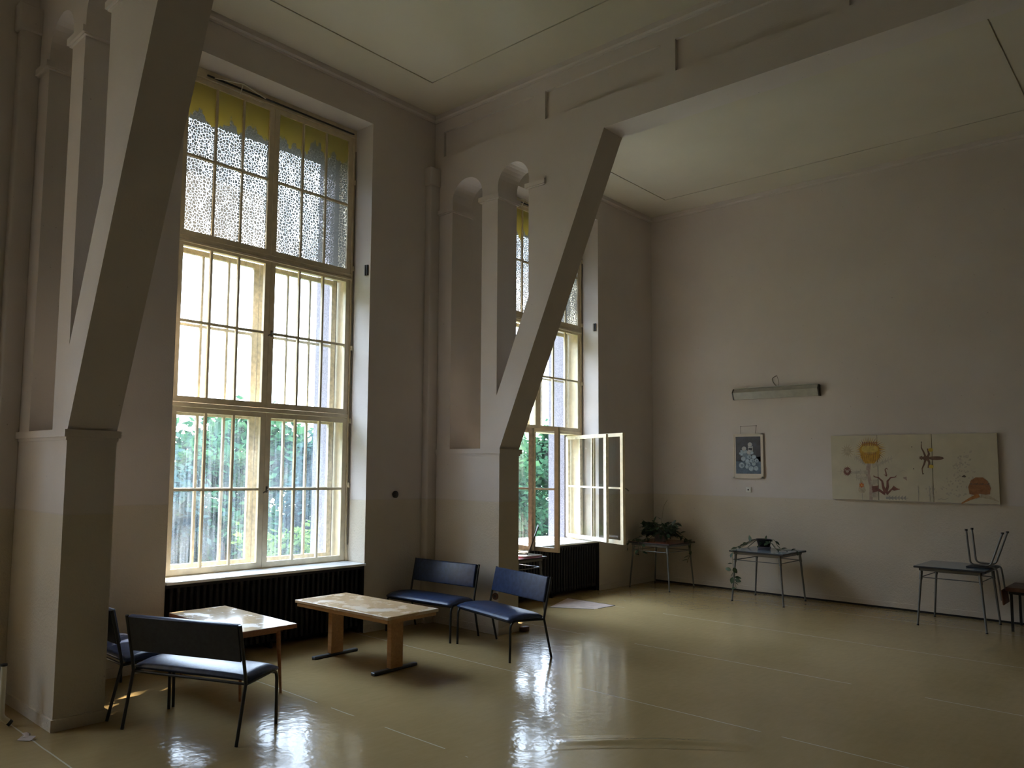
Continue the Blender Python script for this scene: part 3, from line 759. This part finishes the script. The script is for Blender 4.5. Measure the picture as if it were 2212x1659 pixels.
pc = thing('framed_picture', 'small picture of pale bulbs on dark blue in a cream mount, hung on a wire', 'picture', (XF, -1.736, 2.222))
PW, PH = .249, .369
b = MB(); b.rbox((-.030, -PW, -PH), (-.012, PW, PH), .003, M['paper'], 1, None, False)
b.box((-.036, -PW, -PH), (-.028, -PW+.035, PH), M['paper']); b.box((-.036, PW-.022, -PH), (-.028, PW, PH), M['paper']); b.box((-.036, -PW, PH-.022), (-.028, PW, PH), M['paper']); b.box((-.036, -PW, -PH), (-.028, PW, -PH+.03), M['paper']); b.build('mount', pc)
def qx(X): return PW - (X-235)/600*2*PW          # print positions measured on the mount, left to right
def qz(Yp): return PH - (Yp-345)/890*2*PH
M['pr_dark'] = plain('print_night_blue', (.030, .034, .052), .45, var=.5, scale=11)
M['pr_blue'] = plain('print_slate_blue', (.075, .12, .18), .45, var=.35, scale=16)
M['pr_ball'] = plain('print_pale_blue', (.33, .42, .50), .45, var=.30, scale=24)
M['pr_ball2'] = plain('print_pale_grey', (.46, .46, .47), .45, var=.2, scale=24)
M['pr_sh'] = plain('print_blue_grey', (.15, .21, .28), .45, var=.3, scale=24)
b = MB()
def disc(mb, cy_0, cz, r, x, mat, seg=20, sq=1.0):
    mb.add([(x, cy_0+r*math.cos(2*PI*k/seg), cz+r*sq*math.sin(2*PI*k/seg)) for k in range(seg)], [tuple(range(seg))], mat)
X = -.0315
b.add([(X, qx(290), qz(405)), (X, qx(785), qz(405)), (X, qx(785), qz(900)), (X, qx(290), qz(900))], [(0, 1, 2, 3)], M['pr_dark'])
b.add([(X, qx(290), qz(900)), (X, qx(785), qz(800)), (X, qx(785), qz(1145)), (X, qx(290), qz(1145))], [(0, 1, 2, 3)], M['pr_blue'])
X -= .0006
for px, py, w2, h2, m in ((585, 650, 48, 52, 'pr_ball2'), (585, 655, 36, 22, 'pr_dark'), (450, 730, 65, 55, 'pr_ball'), (500, 800, 70, 60, 'pr_sh')):
    b.add([(X, qx(px-w2), qz(py-h2)), (X, qx(px+w2), qz(py-h2)), (X, qx(px+w2), qz(py+h2)), (X, qx(px-w2), qz(py+h2))], [(0, 1, 2, 3)], M[m]); X -= .0003
for i, (px, py, r) in enumerate([(705, 885, 40), (525, 905, 48), (540, 965, 45), (650, 950, 40), (410, 980, 58), (445, 850, 48), (565, 812, 42), (655, 812, 44), (620, 888, 45), (600, 1045, 50), (695, 1040, 47), (570, 722, 52), (620, 730, 32), (465, 648, 46), (585, 568, 46), (385, 740, 24), (520, 1010, 38)]):
    k = PW*2/600
    disc(b, qx(px), qz(py), r*k*1.04, X, M['pr_sh']); X -= .0003
    disc(b, qx(px-r*.08), qz(py-r*.08), r*k*.92, X, M['pr_ball2'] if i in (11, 13, 14) else M['pr_ball']); X -= .0003
    if i % 2 == 0 and i < 9: disc(b, qx(px+r*.1), qz(py), r*k*.45, X, M['pr_sh']); X -= .0003
b.build('print', pc)
b = MB(); b.tube([(-.022, .118, PH-.03), (-.02, .119, .493)], .003, M['cable'], 5); b.tube([(-.022, -.118, PH-.03), (-.02, -.138, .497)], .003, M['cable'], 5); b.tube([(-.02, .119, .493), (-.02, -.138, .497)], .003, M['cable'], 5)
for y, z in ((.119, .493), (-.138, .497)): b.tube([(0, y, z), (-.03, y, z)], .004, M['dark'], 6)
b.build('hanging_wire', pc)

so = thing('wall_socket', 'white square power socket on the end wall under the framed picture', 'socket', (XF, -1.728, 1.664))
b = MB(); b.rbox((-.022, -.042, -.045), (0, .042, .045), .006, M['white_plastic'], 2); b.build('plate', so)
b = MB(); b.tube([(-.020, .004, 0), (-.0235, .004, 0)], .013, M['dark'], 20); b.build('recess', so)
sw = thing('rotary_switch', 'round black switch on the window wall between near window and middle pier', 'switch', (6.63, 0, 1.609))
b = MB(); b.tube([(0, 0, 0), (0, -.012, 0), (0, -.02, 0)], .043, M['dark'], 24); b.build('base', sw)
b = MB(); b.tube([(0, -.02, 0), (0, -.032, 0)], .026, M['steel_black'], 20, r1=.02); b.rbox((-.006, -.040, -.02), (.006, -.03, .02), .002, M['dark']); b.build('knob', sw)
b = MB(); b.tube([(X2, -1.098, .443), (X2-.012, -1.098, .443), (X2-.016, -1.098, .443)], .040, M['brown_wood'], 20); b.tube([(X2-.016, -1.098, .443), (X2-.018, -1.098, .443)], .016, M['dark'], 12)
tag(b.build('pier_socket'), 'small round brown socket low on the middle pier', 'socket')

# painted board of three panels
pb = thing('painted_board', 'long pale board of three panels painted with flowers and a bee', 'painting', (XF-.004, -4.07, 2.045))
BW, BH = 1.05, .482
def U(Xp): return BW - (Xp-92)/1955*2*BW
seams = [BW, U(688), U(1335), -BW]
cols = dict(gold=(.50, .28, .035), ochre=(.30, .15, .03), yel=(.56, .40, .10), tan=(.45, .38, .27), pale=(.46, .41, .33), pink=(.40, .30, .25), wine=(.20, .085, .065), brown=(.17, .10, .07), red=(.50, .12, .03), rust=(.30, .13, .055), orange=(.40, .17, .05), grey=(.33, .31, .28), dark=(.08, .06, .05), lemon=(.50, .36, .05))
for k, c in cols.items(): M['art_'+k] = plain('art_'+k, c, .7, var=.18, scale=22)
arts = []
for k in range(3):
    b = MB(); b.rbox((-.040, seams[k+1]+.003, -BH), (0, seams[k]-.003, BH), .002, M['canvas'], 1, None, False); arts.append(b)
layer = [0]
def Zb(Xp, Yp): return BH - (Yp - (127-(Xp-85)*45/1935))/((845-127)+(Xp-100)/1955*95)*2*BH
def A(pts, c):
    layer[0] += 1; x = -.0405 - layer[0]*.00001
    poly = [Vector((U(p[0]), Zb(p[0], p[1]), 0)) for p in pts]
    mid = sum(p.x for p in poly)/len(poly); art = arts[0 if mid > seams[1] else 1 if mid > seams[2] else 2]
    art.add([(x, p.x, p.y) for p in poly], [tuple(t) for t in tessellate_polygon([poly])], M['art_'+c])
def ell(cx, cy0, rx, ry, c, n=20, wob=0): A([(cx+rx*math.cos(2*PI*k/n)*(1+wob*((k % 2)-.5)), cy0+ry*math.sin(2*PI*k/n)*(1+wob*((k % 2)-.5))) for k in range(n)], c)
def ray(cx, cy0, r0x, r0y, r1x, r1y, a, w_, c, curl=.12):
    A([(cx+r0x*math.cos(a-w_), cy0+r0y*math.sin(a-w_)), (cx+(r0x+r1x)/2*math.cos(a-w_*.2+curl*.5), cy0+(r0y+r1y)/2*math.sin(a-w_*.2+curl*.5)), (cx+r1x*math.cos(a+curl), cy0+r1y*math.sin(a+curl)), (cx+(r0x+r1x)/2*math.cos(a+w_*.7+curl*.3), cy0+(r0y+r1y)/2*math.sin(a+w_*.7+curl*.3)), (cx+r0x*math.cos(a+w_), cy0+r0y*math.sin(a+w_))], c)
def stroke(pts, w0, w1, c):
    n = len(pts); l, r = [], []
    for i, p in enumerate(pts):
        a = Vector(pts[max(0, i-1)]); b_ = Vector(pts[min(n-1, i+1)]); d = (b_-a).normalized(); nn = Vector((-d.y, d.x)); wd = w0+(w1-w0)*i/(n-1)
        l.append(tuple(Vector(p)+nn*wd)); r.append(tuple(Vector(p)-nn*wd))
    for i in range(n-1): A([l[i], l[i+1], r[i+1], r[i]], c)
# pale thistle stem and prickly leaves
stroke([(575, 440), (560, 560), (600, 700), (590, 855)], 28, 22, 'pink')
for sx0, sy0, ex, ey in ((560, 450, 380, 350), (560, 540, 170, 530), (620, 470, 885, 370), (590, 660, 690, 640), (600, 800, 680, 790), (560, 610, 400, 600)):
    stroke([(sx0, sy0), ((sx0+ex)/2, (sy0+ey)/2+8), (ex, ey)], 24, 2, 'pale')
    for k in range(6):
        t_ = .2+k*.13; x_, y_ = sx0+(ex-sx0)*t_, sy0+(ey-sy0)*t_
        for s in (-1, 1): A([(x_-9, y_), (x_+9, y_), (x_+(ex-sx0)*.06, y_+s*42)], 'pale')
for k in range(14): ray(310, 300, 40, 40, 95, 90, k*2*PI/14, .16, 'tan', .1)
ell(310, 300, 46, 50, 'tan')
# carline thistle
for k in range(38): ray(603, 290, 112, 74, 205, 158, k*2*PI/38, .085, 'gold' if k % 3 else 'ochre', .14)
for k in range(7): A([(480+k*36, 340), (520+k*34, 340), (505+k*33, 440-abs(k-3)*12)], 'gold' if k % 2 else 'ochre')
ell(590, 290, 125, 88, 'gold'); A([(475, 320), (712, 320), (706, 370), (645, 440), (530, 440), (480, 375)], 'gold'); ell(594, 275, 104, 55, 'yel')
for k in range(8): stroke([(492+k*29, 345), (500+k*27, 390), (512+k*23, 432)], 4, 2, 'ochre')
for k in range(9): A([(500+k*22, 195), (514+k*22, 195), (512+k*22, 240), (504+k*22, 240)], 'rust')
for k in range(6): A([(530+k*25, 310), (540+k*25, 310), (540+k*25, 342), (530+k*25, 342)], 'rust')
# small red thistle head, cone with a red flower
for k in range(16): ray(300, 530, 40, 40, 66, 66, k*2*PI/16, .1, 'wine', .08)
ell(300, 530, 46, 46, 'wine'); ell(300, 532, 22, 14, 'pink'); ell(275, 515, 10, 8, 'pink'); ell(325, 515, 10, 8, 'pink')
A([(472, 595), (532, 745), (510, 775), (450, 775), (432, 745)], 'tan'); ell(478, 688, 30, 26, 'red', 12, .5); ell(480, 688, 9, 8, 'yel')
stroke([(482, 775), (484, 850)], 3, 3, 'grey')
# dark red tendril plant
stroke([(770, 775), (745, 700), (735, 640), (690, 600), (630, 588)], 20, 4, 'wine'); stroke([(775, 775), (800, 700), (800, 640), (840, 600), (910, 590)], 20, 4, 'wine')
stroke([(880, 600), (915, 572)], 4, 2, 'wine'); stroke([(660, 600), (628, 572)], 4, 2, 'wine')
stroke([(765, 790), (700, 745), (660, 735), (612, 720)], 12, 22, 'wine'); stroke([(785, 790), (850, 730), (890, 735), (945, 730)], 12, 4, 'wine'); A([(840, 735), (872, 690), (905, 715), (940, 730), (880, 748)], 'wine'); A([(605, 700), (690, 690), (680, 755), (615, 772)], 'wine')
stroke([(790, 585), (785, 540), (775, 510), (790, 493), (808, 505)], 9, 4, 'wine'); A([(755, 560), (785, 588), (815, 555), (790, 575)], 'wine')
stroke([(775, 830), (1045, 832)], 14, 2, 'grey')
for k in range(6):
    for s in (-1, 1): A([(790+k*38, 830), (822+k*38, 830), (830+k*38, 830+s*30)], 'grey')
stroke([(950, 530), (1000, 515), (1040, 545)], 4, 1, 'pale'); A([(985, 600), (1030, 585), (1035, 635)], 'pink')
# bee
for s in (-1, 1):
    stroke([(1265, 375), (1240, 375+s*70), (1215, 375+s*120), (1218, 375+s*185)], 13, 3, 'brown'); stroke([(1280, 375), (1300, 375+s*50), (1285, 375+s*110)], 16, 8, 'brown'); ell(1320, 375+s*95, 28, 22, 'lemon')
ell(1262, 375, 34, 28, 'brown'); ell(1212, 372, 24, 22, 'brown', 12, .3); ell(1378, 374, 88, 22, 'brown')
for x_, y_ in ((1105, 247), (1118, 497), (1230, 553), (1218, 192)): ell(x_, y_, 6, 7, 'dark', 8)
# pale bush, dark speck, brown thistle dome
rs = random.Random(3)
for k in range(95):
    y_ = rs.uniform(310, 830); hw = 60+(y_-310)*.32; x_ = 1690-(y_-310)*.12+rs.uniform(-hw, hw); a = rs.uniform(0, 2*PI); l_ = rs.uniform(24, 46)
    A([(x_, y_), (x_+l_*math.cos(a-.5)*.6, y_+l_*math.sin(a-.5)*.6), (x_+l_*math.cos(a), y_+l_*math.sin(a)), (x_+l_*math.cos(a+.5)*.6, y_+l_*math.sin(a+.5)*.6)], 'pale')
A([(1650, 585), (1680, 562), (1702, 580), (1690, 592)], 'dark')
for x_ in (1160, 1290, 1320): stroke([(x_, 690), (x_+4, 780), (x_+2, 868)], 3, 3, 'grey')
for k in range(8): A([(1240+k*16, 720+(k*37) % 110), (1262+k*16, 708+(k*37) % 110), (1256+k*16, 740+(k*37) % 110)], 'pale')
stroke([(1830, 790), (1740, 830), (1640, 885)], 24, 6, 'orange'); stroke([(1850, 790), (1950, 820), (2040, 865)], 30, 4, 'tan')
A([(1730, 780), (1718, 700), (1750, 625), (1800, 590), (1880, 590), (1925, 630), (1955, 710), (1945, 780), (1900, 785), (1840, 775), (1780, 790)], 'rust')
for k in range(7): A([(1735+k*30, 660+(k % 2)*14), (1765+k*30, 655), (1762+k*30, 668), (1740+k*30, 676)], 'brown')
stroke([(1385, 842), (1420, 836), (1450, 845), (1500, 828)], 4, 2, 'grey')
for b in arts: b.build('panel', pb)

# ------------------------------------------------------------------ small things on the floor
b = MB(); b.prism([(9.27, -.415), (9.63, -.92), (10.13, -.95), (10.15, -.12)], 'z', .0004, .0016, M['pink_lino'])
for p, q in (((9.27, -.415), (9.63, -.92)), ((9.72, -.93), (10.13, -.95)), ((10.13, -.95), (10.15, -.12))): b.tube([(*p, .001), (*q, .001)], .006, M['black_gap'], 5, flat=.5)
tag(b.build('lino_patch'), 'bare pinkish patch in the lino in front of the far radiator', 'floor patch')
b = MB(); b.rbox((X2+.36, -1.23, .001), (X2+.48, -1.165, .055), .006, M['brown_wood'], 1)
tag(b.build('wood_offcut'), 'small brown wood offcut at the foot of the middle pier', 'wood block')
b = MB(); b.tube([(2.085, -1.06, .008), (2.08, -1.12, .015), (2.055, -1.17, .010)], .022, M['scrap'], 6, flat=.25); b.add([(2.0, -1.16, .003), (2.06, -1.24, .004), (2.11, -1.21, .02), (2.05, -1.12, .015)], [(0, 1, 2, 3)], M['scrap'])
tag(b.build('paper_scrap'), 'torn pale scrap on the floor beside the near pier', 'scrap')
pp = thing('pipe_stub', 'cream pipe with an elbow standing on the floor at the left picture edge', 'pipe', (2.012, -.775, 0))
b = MB(); b.tube(rounded([(0, 0, .44), (0, 0, .07), (.045, -.02, .03)], .05, 5), .021, M['cream_metal'], 12); b.build('pipe', pp)
b = MB(); b.tube([(.045, -.02, .032), (.062, -.027, .016)], .024, M['dark'], 12); b.tube([(.0, .0, .435), (0, 0, .45)], .024, M['dark'], 12); b.build('collar', pp)

# ------------------------------------------------------------------ outside
b = MB(); b.box((-30, .96, -2.4), (60, 60, -2.2), M['grass'])
tag(b.build('ground_outside'), 'green slope outside the windows', 'ground', kind='structure')
def tree(x, y, r, z0, z1, mat, label, n=2600, ls=.16, name='leafy_tree', seed=0, group='trees outside the windows', cone=0, trunk=True):
    rnd = random.Random(seed*17+5)
    root = thing(name, label, 'tree', (x, y, -2.2), 0, group)
    b = MB(); cz, hz = (z0+z1)/2+2.2, (z1-z0)/2
    cl = []
    for k in range(46):
        u = rnd.uniform(-1, 1); th = rnd.uniform(0, 2*PI); q = rnd.uniform(.55, 1.0)
        rr = r*math.sqrt(max(0, 1-u*u))*q if not cone else r*(1-(u+1)/2*cone)*q
        cl.append(Vector((math.cos(th)*rr, math.sin(th)*rr, cz+u*hz*q if not cone else cz+u*hz)))
    vs, fs = [], []
    for k in range(n):
        c = cl[k % len(cl)] + Vector((rnd.gauss(0, 1), rnd.gauss(0, 1), rnd.gauss(0, .8)))*r*.16
        d = Vector((rnd.uniform(-1, 1), rnd.uniform(-1, 1), rnd.uniform(-.9, .5))).normalized(); s = d.cross(Vector((rnd.uniform(-1, 1), rnd.uniform(-1, 1), 1))).normalized()
        l = ls*rnd.uniform(.6, 1.3); w_ = l*.34; o = len(vs)
        vs += [c, c+d*l*.5+s*w_, c+d*l, c+d*l*.5-s*w_]; fs.append((o, o+1, o+2, o+3))
    b.add(vs, fs, mat); b.build('foliage', root)
    if trunk:
        b = MB(); b.tube([(0, 0, -.1), (r*.03, 0, cz*.5), (0, r*.03, cz)], .11+r*.03, M['bark'], 8, r1=.05); b.build('trunk', root)
    return root
tree(7.6, 9.6, 1.45, -2.2, 2.75, M['fol_c'], 'blue green tree seen through the left panes of the near window', seed=1, n=11000, ls=.2)
tree(10.35, 10.2, 1.5, -2.2, 2.95, M['fol_a'], 'dark tree seen on both sides of the mullion of the near window', seed=2, n=11000, ls=.2)
tree(12.75, 9.0, 1.35, -2.2, 3.0, M['fol_c'], 'blue green tree behind the right panes of the near window', seed=3, n=11000, ls=.2)
tree(9.85, 7.0, 1.0, -2.2, .95, M['fol_b'], 'sunny yellow green bush low behind the right panes of the near window', seed=4, n=4500, name='leafy_bush')
tree(18.9, 9.3, 1.7, -2.2, 3.4, M['fol_a'], 'dense green conifer seen through the open far window', seed=5, n=17000, ls=.27)
tree(22.2, 9.3, 1.7, -2.2, 3.5, M['fol_a'], 'dense conifer behind the right reveal of the far window', seed=6, n=11000, ls=.25)
tree(15.4, 9.6, 1.4, -2.2, 2.6, M['fol_c'], 'blue green tree left of the conifers outside the far window', seed=7, n=5000)
tree(7.9, 15.0, 2.4, -2.2, 3.9, M['fol_c'], 'distant pale tree behind the left panes of the near window', seed=8, n=10000, ls=.34)
tree(13.6, 15.2, 2.6, -2.2, 4.1, M['fol_a'], 'distant tree behind the gap between the near window trees', seed=9, n=10000, ls=.34)
tree(24.5, 13.6, 2.3, -2.2, 4.2, M['fol_a'], 'distant dark tree behind the conifers', seed=10, n=9000, ls=.34)
# trees that stand beside the views through the panes: two slender ones that break the sun into flecks, and an unseen row further left, added to dim the end wall
tree(13.2, 4.9, 1.5, 6.4, 11.0, M['fol_a'], 'tall slender tree close to the outside wall right of the near window', seed=21, n=850, ls=.24, name='slender_tree')
tree(18.3, 4.9, 1.5, 6.4, 11.0, M['fol_a'], 'tall slender tree close to the outside wall right of the far window', seed=22, n=750, ls=.24, name='slender_tree')
for k, (x, y, l) in enumerate(((4.5, 15.5, 'nearest the window'), (-1.5, 14.0, 'second from the window'), (-8.0, 13.0, 'third from the window'), (-15.0, 12.0, 'fourth from the window'), (-22.5, 11.0, 'farthest from the window'))):
    tree(x, y, 3.9, -1.0, 10.5, M['fol_c'], 'unseen broad tree added left of the near window to dim the end wall, ' + l, seed=30+k, n=5200, ls=.55, name='sky_block_tree')
